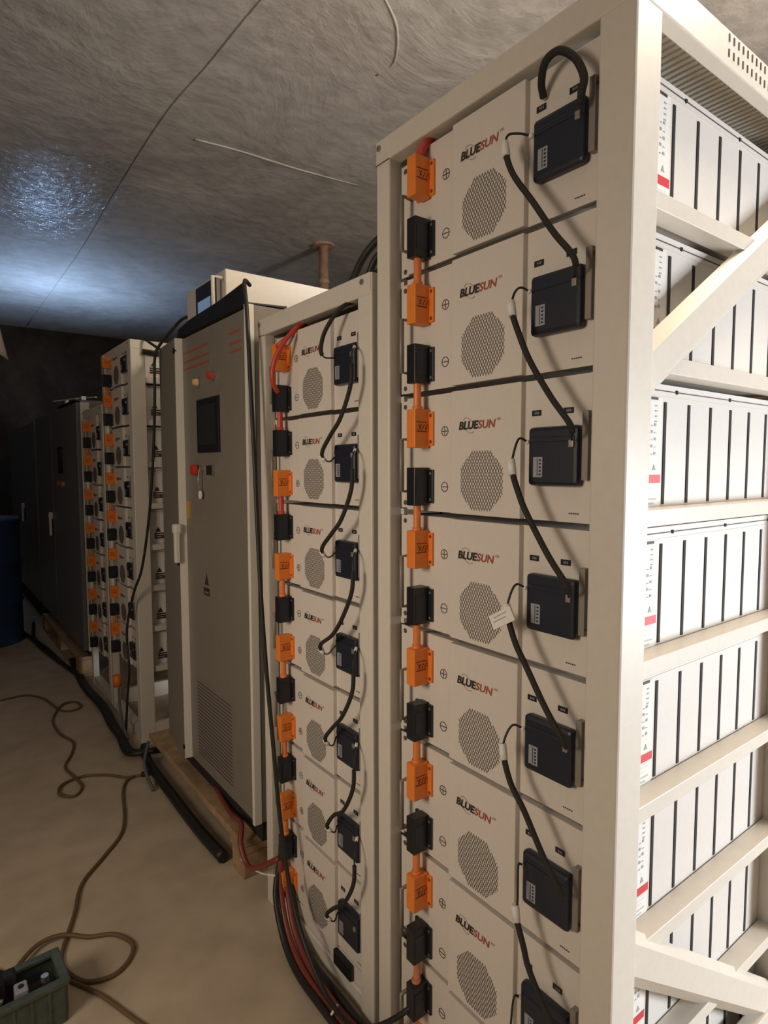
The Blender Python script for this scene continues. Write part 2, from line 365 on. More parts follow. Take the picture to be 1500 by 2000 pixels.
# ---------------------------------------------------------------- rack frame
X0 = .7426
def make_rack(y0, y1, zt, zgaps, label, x1=1.43, wn=.054, wf=.041, brace=False):
    r = empty('battery_rack', (X0, y0, 0)); X1 = x1-X0; Y = y1-y0
    def P(name, f, lab=None):
        m_ = MB(); f(m_); o = m_.build(name, r)
        if lab: o['label'] = lab
        return o
    for (xa, xb, ya, yb) in ((0, .062, 0, wn), (0, .032, Y-wf, Y), (X1-.06, X1, 0, wn), (X1-.06, X1, Y-wf, Y)):
        P('post', lambda q: q.box((xa, ya, 0), (xb, yb, zt-.001), M_frame, .0035))
    P('top_beam', lambda q: q.box((-.0015, .004, zt-.044), (.03, Y, zt), M_frame, .0025).disc((-.0015, Y-.012, zt-.015), (-1, 0, 0), .006, .003, M_steel, 10).disc((-.0015, .03, zt-.015), (-1, 0, 0), .006, .003, M_steel, 10).box((-.0019, Y-wf-.001, zt-.0447), (.0, Y, zt-.0437), M_seam))
    P('top_beam', lambda q: q.box((X1-.03, 0, zt-.044), (X1+.001, Y, zt), M_frame, .0025))
    def rail(q, ya, yb, out, up=0):
        q.box((.0, ya, zt-.040), (X1-.002, yb, zt+up), M_frame, .002)
        for i in range(26):
            for z in (zt+up-.011, zt+up-.0325):
                x = .245+i*.0155; q.box((x-.0018, out, z-.0055), (x+.0018, out+.0015, z+.0055), M_seam)
    P('side_rail', lambda q: rail(q, -.001, .022, -.0018, .012 if brace else -.001)); P('side_rail', lambda q: rail(q, Y-.022, Y+.001, Y+.0005, -.001))
    def top(q):
        q.box((.02, .01, zt-.006), (X1-.02, Y-.01, zt-.002), M_frame)
        x = .14
        while x < X1-.04: q.box((x, .03, zt-.009), (x+.0075, Y-.03, zt-.006), M_frame); x += .0145
    P('top_panel', top)
    for z in zgaps:
        P('module_rail', lambda q: q.box((.055, .017, z-.006), (X1-.05, .051, z+.019), M_frame, .001))
        P('module_rail', lambda q: q.box((.03, Y-.05, z-.013), (X1-.05, Y-.022, z-.001), M_frame))
    P('base_beam', lambda q: q.box((.005, wn, .0), (.04, Y-wf, .045), M_frame, .002))
    P('base_beam', lambda q: q.box((.055, .002, .03), (X1-.05, .03, .15), M_frame, .002) if brace else q.box((.055, .002, .0), (X1-.05, .03, .08), M_frame, .002))
    if brace:
        for yy, sg in ((.026, -1), (Y-.026, 1)):
            for a, b_ in (((.055, 1.365), (.64, 1.745)), ((.055, .522), (.64, .120))):
                def br(q):
                    p = Vector((a[0], yy, a[1])); e = Vector((b_[0], yy, b_[1])); d = (e-p).normalized(); n = Vector((-d.z, 0, d.x))
                    if n.z < 0: n = -n
                    o = Vector((0, sg*.020, 0))
                    prof = [n*.034, n*.021+o, -n*.021+o, -n*.042]
                    q.prism([p+v for v in prof], e-p, M_frame)
                P('brace', br)
    tag(r, label, 'rack', 'cream steel battery racks'); return r
G1 = [1.606-.2229*i for i in range(8)]
rack1 = make_rack(.455, 1.007, 1.876, G1[:7], 'tall cream steel rack nearest the viewer, its open side braced diagonally', brace=True)
G2 = [1.372-.2137*i for i in range(7)]
rack2 = make_rack(1.025, 1.545, 1.637, G2, 'shorter cream steel rack between the nearest tall rack and the grey cabinet', wn=.05, wf=.035)
GB = [1.625-.1865*i for i in range(8)]
rackB = make_rack(2.80, 3.33, 1.80, GB, 'tall cream steel rack in shadow beyond the grey cabinet with the screen', x1=1.40)
GC = [1.345-.186*i for i in range(7)]
rackC = make_rack(3.345, 3.80, 1.565, GC, 'short dark steel rack furthest back, beyond the tall shadowed rack', x1=1.40, wn=.045, wf=.035)

XM = .755
for i, z in enumerate(G1):
    t = ('topmost' if i == 0 else ('lowest visible' if i == 7 else ORD[i]))
    place_module(protoA if i < 7 else protoB, XM, .508, z, 1, 1, 'cream battery module with dark cover, %s in the nearest tall rack' % t, 'battery modules in the nearest tall rack')
for i, z in enumerate(G2):
    place_module(protoA if i == 0 else protoB, XM, 1.064, z, .955, .955, 'cream battery module, %s in the shorter rack behind the nearest one' % (ORD[i] if i < 6 else 'lowest full-height one'), 'battery modules in the shorter near rack')
for i, z in enumerate(GB):
    o = place_module(protoA, XM, 2.853, z, .96, .835, 'battery module, %s in the tall rack beyond the grey cabinet' % ORD[i], 'battery modules in the shadowed tall rack')
    q = MB().prism([(.088, -.0035, .088), (.112, -.0035, .088), (.100, -.0035, .112)], Vector((0, .002, 0)), M_text)
    for z_ in (.074, .062, .050): q.box((.084, -.0035, z_), (.140, -.0015, z_+.007), M_text)
    q.build('warning_label', o)
for i, z in enumerate(GC):
    place_module(protoA, XM, 3.385, z, .85, .83, 'battery module, %s in the short rack furthest back' % ORD[i], 'battery modules in the furthest short rack')

# control box at the foot of the shorter near rack
cb = empty('control_box', (XM, 1.064, .047))
MB().box((0, 0, 0), (.5, .42, .0375), M_panel, .001).build('housing', cb)
MB().box((-.012, .055, -.002), (.001, .13, .036), M_black, .004).build('connector_cover', cb)
MB().box((-.0012, .33, .004), (.001, .38, .032), M_slot).build('cable_entry', cb)
tag(cb, 'low control box with black oval cover under the modules of the shorter near rack', 'control box')
# ---------------------------------------------------------------- power links between modules
def cab(name, pts, r, M, label, group=None, cat='cable', smooth=6, rr=None, n=8):
    o = MB().tube(pts, r, M, n, smooth, rr).build(name); return tag(o, label, cat, group)
def strap(y, za, zb, M, label, group, x=.733, wob=0):
    e = empty('power_link', (x, y, zb)); L = za-zb
    MB().tube([(0, 0, -.004), (wob, wob*.6, L*.5), (0, 0, L+.004)], .0072, M, 10).build('cable', e)
    MB().tube([(0, 0, -.002), (0, 0, .007)], .0092, M, 10, 0).build('collar', e)
    tag(e, label, 'cable', group)
NM = ['topmost', 'second', 'third', 'fourth', 'fifth', 'sixth', 'seventh', 'eighth']
for i in range(7):
    za = G1[i]+.046-.034; zb = G1[i+1]+.152+.034
    strap(.508+.361, za, zb, M_ocable if i < 6 else M_copper, '%s orange power link counting down the front of the nearest tall rack' % NM[i], 'orange power links of the nearest tall rack', wob=0 if i < 6 else .006)
cab('power_cable', [(.735, .869, 1.784), (.742, .868, 1.81), (.765, .868, 1.835), (.80, .872, 1.87)], .0085, M_rcable, 'short red cable rising from the topmost orange terminal of the nearest rack', None)
def y2(l): return 1.064+l*.955
za = G2[0]+(.046-.035)*.955; zb = G2[1]+(.152+.035)*.955
strap(y2(.361), za, zb, M_rcable, 'red link between the two upper black terminals of the shorter near rack', 'power links of the shorter near rack')
for i in range(1, 6):
    za = G2[i]+(.046-.035)*.955; zb = G2[i+1]+(.152+.035)*.955
    strap(y2(.361), za, zb, M_ocable if i != 1 else M_rcable, '%s orange link down the front of the shorter near rack, orange to black terminal' % NM[i-1], 'power links of the shorter near rack')
cab('power_cable', [(.78, y2(.285), 1.605), (.745, y2(.29), 1.58), (.718, y2(.305), 1.545), (.700, y2(.322), 1.50), (.700, y2(.332), 1.455), (.722, y2(.350), 1.43)], .006, M_rcable, 'bright red cable looping over the topmost orange terminal of the shorter near rack')
cab('power_cable', [(.78, y2(.30), 1.60), (.745, y2(.32), 1.57), (.722, y2(.345), 1.545), (.73, y2(.36), 1.545)], .0055, M_rcable, 'short red cable entering the topmost orange terminal of the shorter near rack')
for G, y0, sy, sz, nm in ((GB, 2.853, .96, .835, 'tall shadowed rack'), (GC, 3.385, .85, .83, 'furthest short rack')):
    for i in range(len(G)-1):
        za = G[i]+(.046-.035)*sz; zb = G[i+1]+(.152+.035)*sz
        e = empty('power_link', (.735, y0+.361*sy, zb)); 
        MB().tube([(0, 0, -.004), (0, 0, za-zb+.004)], .0075, M_white if i % 3 else M_ocable, 8, 0).build('cable', e)
        tag(e, '%s short power link down the terminals of the %s' % (NM[i], nm), 'cable', 'power links of the '+nm)
cab('cable_plug', [(.71, 3.09, .245), (.715, 3.09, .19)], .02, M_orange, 'round red-orange plug at the foot of the tall shadowed rack', None, 'plug', 0)

# ---------------------------------------------------------------- communication cables
def comm(pts, sl0, sl1, label, group, r=.0046, tagp=None, tagr=(.010, .012)):
    """thin lead with a thick sleeve between spline parameters sl0..sl1 and a white wrap label"""
    e = empty('signal_cable'); P = spline(pts, 8); n = len(P)
    MB().tube(P, .0018, M_rubber, 6, 0).build('lead', e)
    a, b_ = int(sl0*n), max(int(sl1*n), int(sl0*n)+2)
    MB().tube(P[a:b_], r, M_sleeve, 8, 0).build('sleeve', e)
    if tagp is not None:
        k = int(tagp*n); d = (P[k+1]-P[k]).normalized(); c_ = P[k]
        MB().tube([c_-d*tagr[1], c_+d*tagr[1]], tagr[0]*.62, M_white, 8, 0).build('wrap_label', e)
    # bare plug ends
    MB().tube([P[0], P[1], P[2]], .0034, M_white, 6, 0).build('plug', e)
    tag(e, label, 'cable', group); return e
lab = [(.64, .104), (.624, .094), (.620, .083), (.625, .085), (.63, .085), (.60, .06), (.61, .07)]
for i in range(7):
    z = G1[i]; y, dz = lab[i]
    pts = [(.736, .612, z+.118), (.722, (y+.616)/2, z+.124), (.712, y, z+dz+.018), (.708, y-.001, z+dz-.006), (.706, y-.018, z+dz-.045), (.706, .585 if dz > .08 else .572, z+.008 if dz > .08 else z-.012), (.706, .548, z-.045), (.710, .518, z-.085), (.730, .530, z-.104)]
    comm(pts, .40, .93, 'black signal cable slanting down from the %s module to the one below, nearest rack' % (NM[i]), 'signal cables of the nearest tall rack', tagp=.36)
# flag label on the fifth cable
fl = MB(); zf = G1[3]+.064; fl.beam((.699, .648, zf-.002), (.699, .606, zf+.022), .003, .022, M_white, (0, 1, 0))
for q in (.004, .011): fl.beam((.6972, .643, zf+q-.004), (.6972, .618, zf+q+.011), .0006, .0012, M_grey, (0, 1, 0))
tag(fl.build('flag_label'), 'white flag label wrapped on the fourth slanting black signal cable', 'label')
comm([(.752, .606, 1.778), (.736, .598, 1.792), (.722, .58, 1.806), (.72, .556, 1.808), (.722, .531, 1.786), (.724, .518, 1.757), (.722, .520, 1.735), (.735, .529, 1.718)], .02, .93, 'black cable arching over the topmost dark cover of the nearest rack', None, .0055)
# loop at the lowest visible module
comm([(.735, .60, .155), (.72, .635, .14), (.715, .645, .09), (.712, .64, .02)], .3, 1, 'black cable hanging from the lowest visible cover of the nearest rack', None)
comm([(.72, .70, .02), (.712, .712, .10), (.708, .705, .155), (.708, .685, .175), (.708, .667, .150), (.71, .655, .09), (.712, .655, .01)], .2, 1, 'black cable loop arching over the lowest visible vent of the nearest rack', None, .0045)
tilt2 = [.0, .0, -.004, .012, .004, -.006]
for i in range(6):
    z = G2[i]; d = [0, 0, -.01, -.005, .005, 0][i]; yl = [1.168, 1.172, 1.183, 1.165, 1.16, 1.165][i]
    pts = [(.735, 1.075, z+.122), (.712, 1.052, z+.10), (.708, 1.05, z+.04), (.706, 1.085, z-.025), (.706, 1.125, z-.060+d), (.707, yl-.008, z-.092+d), (.712, yl, z-.110+d), (.722, yl-.012, z-.117+d), (.738, 1.162, z-.108)]
    comm(pts, .18, .74, 'black signal cable dropping to the cover below the %s module, shorter near rack' % NM[i], 'signal cables of the shorter near rack', tagp=.74 if i in (0, 1, 3) else .76, tagr=(.008, .008))
comm([(.80, 1.11, 1.61), (.735, 1.118, 1.585), (.712, 1.15, 1.54), (.708, 1.166, 1.50), (.715, 1.162, 1.482), (.738, 1.155, 1.482)], .02, .75, 'black cable dropping from the top beam to the topmost cover of the shorter near rack', None)
# ---------------------------------------------------------------- first cabinet
def swing_handle(parent, x, y, z, s=1):
    b = MB().box((x-.004, y-.014*s, z-.075*s), (x+.001, y+.014*s, z+.07*s), M_black, .003).build('handle_recess', parent)
    h_ = MB().box((x-.030, y-.020*s, z+.028*s), (x-.003, y+.012*s, z+.072*s), M_cabedge, .008)
    h_.box((x-.028, y-.012*s, z-.075*s), (x-.012, y+.006*s, z+.03*s), M_cabedge, .004); h_.build('handle', parent)
CX = .748
c1 = empty('power_cabinet', (CX, 1.595, .20))
def L1(y, z): return (y-1.595, z-.20)
H1 = 1.492
MB().box((.004, 0, 0), (.62, .765, H1), M_cab, .003).build('body', c1)
MB().box((.02, .03, -.075), (.60, .74, 0), M_dark).build('plinth', c1)
MB().box((-.018, .012, .012), (.004, .515, H1-.012), M_cab, .003).build('door', c1)
dr = [o for o in c1.children if o.name.startswith('door')][0]
for y0_, y1_ in ((.275, .50), (.035, .115)):
    for z in (1.425, 1.395, 1.372): MB().box((-.0188, y0_, z), (-.0175, y1_, z+.006), M_redtext).build('red_stripe', dr)
d = MB().box((-.0255, .195, 1.09), (-.017, .375, 1.262), M_black, .003).box((-.0262, .215, 1.115), (-.025, .357, 1.24), M_screen); d.build('touch_screen', dr)
MB().disc((-.018, .365, 1.318), (-1, 0, 0), .017, .006, M_cab, 16).disc((-.022, .365, 1.318), (-1, 0, 0), .013, .015, M_yel, 16, .009).build('indicator_lamp', dr)['label'] = 'yellow indicator lamp'
MB().disc((-.018, .243, 1.325), (-1, 0, 0), .017, .006, M_cab, 16).disc((-.022, .243, 1.325), (-1, 0, 0), .014, .016, M_redl, 16, .010).build('indicator_lamp', dr)['label'] = 'red indicator lamp'
MB().disc((-.018, .385, 1.035), (-1, 0, 0), .014, .010, M_black, 16).disc((-.028, .385, 1.035), (-1, 0, 0), .019, .014, M_redl, 16, .017).build('stop_button', dr)
MB().disc((-.018, .255, 1.035), (-1, 0, 0), .017, .008, M_steel, 16).box((-.040, .250, 1.02), (-.024, .262, 1.05), M_black, .002).build('rotary_switch', dr)
k = MB().disc((-.018, .345, 1.04), (-1, 0, 0), .009, .012, M_steel, 12).tube([(-.03, .345, 1.04), (-.035, .345, 1.0), (-.028, .347, .97)], .0025, M_steel, 6).disc((-.027, .347, .955), (-1, 0, 0), .014, .003, M_white, 12); k.build('key', dr)
d = MB().prism([(-.0186, .352, .66), (-.0186, .318, .66), (-.0186, .335, .70)], Vector((.0008, 0, 0)), M_text).box((-.0186, .312, .625), (-.0178, .362, .650), M_text).box((-.0190, .320, .632), (-.0184, .352, .638), M_cab); d.build('warning_label', dr)
d = MB()
d.box((-.0192, .14, .05), (-.0178, .45, .32), M_cab)
for i in range(22): d.box((-.0200, .15, .056+i*.012), (-.019, .44, .060+i*.012), M_seam)
d.build('vent_grille', dr)
MB().box((-.022, .47, 1.16-.29), (-.018, .50, .93), mat('yellow_tape', (.5, .28, .06), .6)).build('yellow_sticker', dr)
# second door leaf, slightly ajar: near edge stands proud
lf = empty('x'); bpy.data.objects.remove(lf)
lm = MB(); lm.prism([(-.040, .525, .01), (-.006, .520, .01), (.004, .755, .01), (-.022, .755, .01)], Vector((0, 0, H1-.02)), M_cab); leaf = lm.build('door', c1); leaf['label'] = 'door leaf standing slightly ajar with lit edge painted pale'
MB().prism([(-.041, .5245, .01), (-.041, .519, .01), (-.008, .514, .01), (-.006, .5195, .01)], Vector((0, 0, H1-.02)), M_cabedge).build('lit_edge_strip', leaf)  # leaf edge turned to the light, its brightness put into the colour
MB().box((-.0195, -.002, 0), (.006, .0115, H1), M_cabedge, .002).build('corner_trim', c1)
MB().box((-.044, .528, .70), (-.038, .548, .845), M_black, .003).build('handle_recess', leaf)
MB().box((-.066, .498, .815), (-.038, .532, .85), M_cabedge, .008).box((-.064, .500, .715), (-.046, .520, .82), M_cabedge, .004).build('handle', leaf)
MB().disc((-.034, .528, 1.44), (-1, 0, 0), .010, .01, M_black, 10).build('rubber_bumper', leaf); MB().disc((-.034, .528, .05), (-1, 0, 0), .009, .01, M_black, 10).build('rubber_bumper', leaf)
tag(c1, 'tall grey power cabinet with touch screen and vent grille, on a wooden pallet', 'cabinet')
# black film along its top edge
f = MB(); f.prism([(.736, 1.600, 1.697), (.736, 1.625, 1.755), (.736, 1.80, 1.742), (.736, 2.05, 1.735), (.736, 2.16, 1.722), (.736, 2.18, 1.697)], Vector((.005, 0, 0)), M_film)
f.prism([(.736, 1.600, 1.693), (.736, 2.18, 1.693), (.86, 2.18, 1.7), (.86, 1.600, 1.7)], Vector((0, 0, .004)), M_film)
tag(f.build('black_film'), 'black sheet standing along the top front edge of the grey cabinet', 'sheet')
# instrument box on cabinet
ib = empty('instrument_box', (.80, 1.895, 1.693))
MB().box((0, 0, .0), (.62, .352, .182), M_frame, .003).build('housing', ib)
fr = MB().box((-.006, .075, .015), (.001, .25, .172), M_cover, .002).build('display_frame', ib)
MB().box((-.008, .115, .03), (-.005, .225, .12), M_lit).build('display', fr)
MB().tube([(0, .018, .06), (-.035, .018, .06), (-.035, .018, .155), (0, .018, .155)], .007, M_cabedge, 8, 0).build('handle', ib)
tag(ib, 'cream instrument box with lit bluish display, standing on top of the grey cabinet', 'instrument')

# pallet under the cabinet
pl = empty('wooden_pallet', (.72, 1.66, 0))
def pb(a, b_, nm): MB().box(a, b_, M_wood, .002).build(nm, pl)
for x in (0, .16, .32, .48, .60): pb((x, 0, .100), (x+.105, .95, .122), 'deck_board')
for y in (.0, .42, .85):
    pb((.0 if y == 0 else .06, y, .078), (.70, y+.095, .099), 'stringer_board')
    for x in ((.004 if y == 0 else .09), .30, .59): pb((x, y+.003, .0), (x+.09, y+.09, .077), 'block')
tag(pl, 'wooden pallet under the grey cabinet with the touch screen', 'pallet')

cab('black_tubing', [(.73, 2.72, .02), (.702, 2.55, .02), (.697, 2.2, .02), (.697, 1.95, .02), (.705, 1.775, .02)], .0185, M_rubber, 'thick black hose on the floor along the pallet under the grey cabinet', None, 'tubing')  # black tubing set along the dark band at the pallet foot

# ---------------------------------------------------------------- far cabinets
def far_cab(y0, y1, ysplit, z0, z1, label, scr):
    c_ = empty('power_cabinet', (CX-.008, y0, z0)); h_ = z1-z0; W = y1-y0
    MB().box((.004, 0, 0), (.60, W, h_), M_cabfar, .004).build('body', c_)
    MB().box((.002, -.003, .01), (.05, .004, h_-.01), M_frame, .002).build('lit_side_strip', c_)  # brightness of the lit near side painted on as a cream strip
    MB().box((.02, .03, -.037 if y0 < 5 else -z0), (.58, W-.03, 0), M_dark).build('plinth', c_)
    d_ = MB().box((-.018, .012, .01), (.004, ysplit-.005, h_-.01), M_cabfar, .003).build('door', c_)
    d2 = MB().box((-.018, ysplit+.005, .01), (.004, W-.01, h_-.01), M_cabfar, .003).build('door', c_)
    if scr:
        MB().box((-.024, .44, h_-.42), (-.017, .62, h_-.25), M_black, .003).box((-.025, .46, h_-.40), (-.0235, .60, h_-.27), M_screen).build('touch_screen', d_)
        MB().disc((-.018, .60, h_-.49), (-1, 0, 0), .02, .02, M_redl, 12).build('stop_button', d_)
        MB().disc((-.018, .46, h_-.49), (-1, 0, 0), .02, .02, M_steel, 12).build('rotary_switch', d_)
    swing_handle(d2, -.018, ysplit+.03, .70, 1.1)
    tag(c_, label, 'cabinet'); return c_
far_cab(3.87, 5.45, .88, .16, 1.63, 'dark cabinet with lit near edge painted pale and white swing handle, beyond the furthest rack', True)
far_cab(5.52, 7.2, .68, .16, 1.62, 'darkest cabinet deepest in the room, only its pale handle showing', False)
pl2 = empty('wooden_pallet', (.70, 3.93, 0))
for a, b_, nm in (((0, 0, .10), (.11, 1.4, .122), 'deck_board'), ((.2, 0, .10), (.32, 1.4, .122), 'deck_board'), ((.45, 0, .10), (.6, 1.4, .122), 'deck_board'), ((0, 0, 0), (.10, 1.4, .016), 'bottom_board'), ((0, 0, .017), (.10, .11, .099), 'block'), ((0, .62, .017), (.10, .74, .099), 'block'), ((0, 1.28, .017), (.10, 1.4, .099), 'block'), ((.45, 0, .0), (.55, .11, .099), 'block'), ((.45, 1.28, .0), (.55, 1.4, .099), 'block')):
    MB().box(a, b_, M_wood, .002).build(nm, pl2)
tag(pl2, 'wooden pallet in shadow under the far dark cabinet', 'pallet')

# work lamp lying on top of the far cabinet, facing the ceiling
wl = empty('work_lamp', (1.05, 6.75, 1.62))
MB().box((-.13, -.09, .03), (.13, .09, .065), M_black, .006).build('housing', wl)
MB().box((-.115, -.075, .0651), (.115, .075, .069), mat('lamp_glass', (.6, .7, .9), .3, emis=(.45, .65, 1), es=3)).build('glass', wl)
MB().tube([(-.14, 0, .045), (-.14, 0, .004), (.14, 0, .004), (.14, 0, .045)], .006, M_steel, 6, 0).build('stand', wl)
tag(wl, 'bluish work lamp lying face up on top of the deepest cabinet', 'lamp')
lo = area('work_lamp_light', (1.05, 6.75, 1.70), (1.08, 6.70, 3), .24, .16, (.38, .60, 1), 17, 128)

# sheet on top of far cabinet; its lit edges added as pale strips
pt = MB().box((.72, 3.90, 1.632), (.90, 4.5, 1.638), M_film)
tag(pt.build('black_film'), 'dark sheet lying over the top front edge of the far dark cabinet', 'sheet')
pt = MB().beam((.70, 4.45, 1.672), (.78, 4.14, 1.668), .012, .006, M_cabedge).beam((.785, 4.12, 1.668), (.84, 3.92, 1.66), .012, .006, M_cabedge)
pt.box((.775, 3.99, 1.638), (.80, 4.01, 1.668), M_cabedge); pt.box((.74, 4.30, 1.638), (.76, 4.32, 1.668), M_cabedge)
tag(pt.build('lit_sheet_edge'), 'lit edges of the dark sheet, added as pale strips, on top of the far dark cabinet', 'strip')

# ---------------------------------------------------------------- loose cables
BK = 'cables along the racks'
cab('long_cable', [(.76, 1.63, 1.753), (.733, 1.603, 1.755), (.716, 1.568, 1.72), (.707, 1.538, 1.66), (.70, 1.513, 1.53), (.70, 1.492, 1.26), (.70, 1.474, .992), (.70, 1.447, .752), (.698, 1.40, .50), (.695, 1.36, .32), (.69, 1.30, .18), (.685, 1.22, .095), (.68, 1.12, .05), (.68, 1.02, .055), (.69, .95, .10), (.705, .89, .16), (.74, .86, .20)], .0055, M_rubber, 'long black cable hanging from the cabinet top and looping to the nearest rack foot')
cab('hanging_cable', [(.82, 2.25, 1.80), (.795, 2.29, 1.79), (.77, 2.33, 1.755), (.725, 2.32, 1.70), (.695, 2.30, 1.64), (.70, 2.33, 1.50), (.71, 2.40, 1.30), (.71, 2.48, 1.05), (.71, 2.60, .83), (.71, 2.74, .70), (.70, 2.83, .52), (.70, 2.81, .35), (.70, 2.86, .20), (.70, 2.9, .04)], .0055, M_rubber, 'black cable hanging loose in the gap left of the grey cabinet')
cab('hanging_cable', [(.80, 2.36, 1.715), (.81, 2.45, 1.72), (.83, 2.62, 1.725), (.835, 2.74, 1.735), (.81, 2.785, 1.745), (.79, 2.79, 1.748)], .012, M_rubber, 'thick black cable from the cabinet top to the side of the tall shadowed rack')
cab('hanging_cable', [(.86, 2.60, 1.70), (.84, 2.68, 1.74), (.80, 2.78, 1.80), (.85, 2.9, 1.815)], .006, M_rubber, 'thin dark cable climbing onto the top of the tall shadowed rack')
g = 'red and black cables at the foot of the racks'
for i, (dx, M, r_) in enumerate(((0, M_dred, .008), (.018, M_dred, .008), (-.016, M_rubber, .008), (.03, M_rubber, .009))):
    cab('floor_cable', [(.725+dx*.2, 1.425, .20-.01*i), (.712+dx, 1.40, .12), (.700+dx, 1.34, .05), (.69+dx, 1.25, .02), (.685+dx, 1.12, .015+.004*i), (.69+dx, 1.0, .02), (.70+dx, .85, .02), (.71+dx, .6, .02)], r_, M,
        ['dark red cable running along the foot of the shorter near rack', 'second dark red cable, inner one along the foot of the shorter near rack', 'outermost black cable along the foot of the shorter near rack', 'innermost thick black cable along the foot of the shorter near rack'][i], g)
cab('floor_cable', [(.72, 1.42, .20), (.70, 1.5, .14), (.70, 1.58, .10), (.70, 1.63, .14), (.725, 1.68, .17), (.74, 1.8, .145), (.77, 2.0, .135)], .008, M_dred, 'dark red cable rising from the shorter near rack foot onto the pallet', g)
cab('cable_tie', [(.70, 1.41, .165), (.695, 1.48, .135), (.70, 1.58, .10), (.712, 1.66, .075)], .0022, M_white, 'thin pale cord strung from the rack foot to the pallet corner', None, 'cord')
cab('cable_tie', [(.69, 1.09, .045), (.668, 1.09, .02), (.665, 1.07, .005), (.66, 1.04, .004)], .003, M_white, 'small white tie on the cables at the shorter rack foot', None, 'cable tie')
for i in range(3):
    dx = -.012*i
    cab('floor_cable', [(.74+dx, 4.3, .013), (.70+dx, 3.75, .013), (.70+dx, 3.3, .03), (.69+dx, 3.05, .02), (.68+dx, 2.85, .02+.01*i), (.67+dx, 2.70, .03), (.70+dx, 2.62, .045), (.80, 2.60+.01*i, .04), (1.0, 2.66, .03)], .012, M_rubber,
        ['inner', 'middle', 'outer'][i]+' black cable curving round the foot of the tall shadowed rack', 'black cables round the shadowed rack foot')
cab('floor_cable', [(.72, 3.1, .21), (.70, 3.0, .12), (.695, 2.92, .06), (.69, 2.84, .02)], .006, M_slate, 'grey cable dropping from the red plug to the floor', None)
cab('floor_cable', [(.71, 2.58, .10), (.67, 2.50, .06), (.655, 2.42, .04), (.655, 2.34, .012)], .0065, M_slate, 'short grey cable bending down beside the pallet end', None)
for i, (yy, q) in enumerate(((4.6, 0), (5.0, .05))):
    cab('floor_cable', [(.66-q, yy+.9, .02), (.60-q, yy+.4, .02), (.63-q, yy, .025), (.66-q, yy-.4, .02), (.70-q, yy-.75, .02)], .012, M_rubber, ['black cable on the floor before the far pallet', 'black cable on the floor nearer the dark drum'][i], None)
# orange-brown extension cord on the floor
r_ = .0055
C1 = [(.10, 3.80), (.20, 3.80), (.282, 3.786), (.40, 3.79), (.47, 3.68), (.50, 3.52), (.515, 3.44), (.56, 3.40), (.611, 3.43), (.60, 3.52), (.55, 3.52), (.508, 3.46), (.462, 3.318), (.462, 3.136), (.495, 2.995), (.467, 2.873), (.423, 2.764), (.436, 2.65), (.447, 2.55), (.41, 2.488), (.365, 2.53), (.385, 2.60), (.461, 2.632), (.546, 2.585), (.60, 2.52), (.66, 2.498)]
e = empty('extension_cord')
MB().tube([(x, y, r_+(.004 if i in (10, 20, 21) else 0)) for i, (x, y) in enumerate(C1)], r_, M_cord, 8).build('cord', e)
MB().tube([(.655, 2.499, .008), (.70, 2.488, .008)], .011, M_rubber, 8, 0).build('plug', e)
tag(e, 'brown cord winding over the floor in two small loops, ending in a black plug', 'cord')
C2 = [(.63, 2.505), (.595, 2.485), (.562, 2.406), (.521, 2.222), (.482, 2.119), (.405, 2.025), (.328, 1.933), (.285, 1.809), (.242, 1.704), (.227, 1.653), (.235, 1.598), (.265, 1.544), (.318, 1.525), (.362, 1.55), (.385, 1.60), (.355, 1.665), (.300, 1.695), (.24, 1.731), (.18, 1.728), (.12, 1.66), (.10, 1.60)]
cab('extension_cord', [(x, y, r_+(.011 if i > 16 else 0)) for i, (x, y) in enumerate(C2)], r_, M_cord, 'brown cord with one wide loop beside the green crate', None, 'cord')
cab('extension_cord', [(.215, 1.60, r_), (.244, 1.554, r_), (.285, 1.478, r_), (.333, 1.358, r_), (.40, 1.2, r_)], r_*.9, M_cord, 'brown cord leading from the green crate out of the picture', None, 'cord')
cab('extension_cord', [(-.05, 1.95, r_), (.02, 1.85, r_), (.08, 1.74, r_), (.10, 1.66, r_+.02)], r_*1.1, M_cord, 'short brown cord entering behind the green crate', None, 'cord')

# ---------------------------------------------------------------- green crate with tools
cr = empty('plastic_crate', (.035, 1.508, 0)); cr.rotation_euler = (0, 0, math.radians(3))
def crate():
    q = MB(); W, D, Hh, t = .17, .052, .10, .004
    q.box((-W, -D, 0), (W, D, t), M_green, .001)
    for s_ in (-1, 1):
        q.box((s_*W-t, -D, 0), (s_*W+t, D, Hh), M_green, .003); q.box((-W, s_*D-t, 0), (W, s_*D+t, Hh), M_green, .003)
        q.box((s_*W-.010, -D-.008, Hh-.008), (s_*W+.010, D+.008, Hh+.002), M_green, .003); q.box((-W-.007, s_*D-.010, Hh-.009), (W+.007, s_*D+.010, Hh+.0005), M_green, .002)
        for i in range(-4, 5): q.box((i*.034-.003, s_*(D+.001)-.006, .005), (i*.034+.003, s_*(D+.001)+.006, Hh-.01), M_green)
        for i in range(-1, 2): q.box((s_*(W+.001)-.006, i*.036-.003, .005), (s_*(W+.001)+.006, i*.036+.003, Hh-.01), M_green)
    return q
crate().build('tub', cr); tag(cr, 'translucent green plastic crate at the left corner of the floor', 'crate')
o = MB().box((.0, 1.505, .06), (.10, 1.55, .130), M_black, .012).box((.06, 1.51, .10), (.12, 1.54, .128), M_black, .008).build('power_tool'); tag(o, 'black tool lying in the back of the green crate', 'tool')
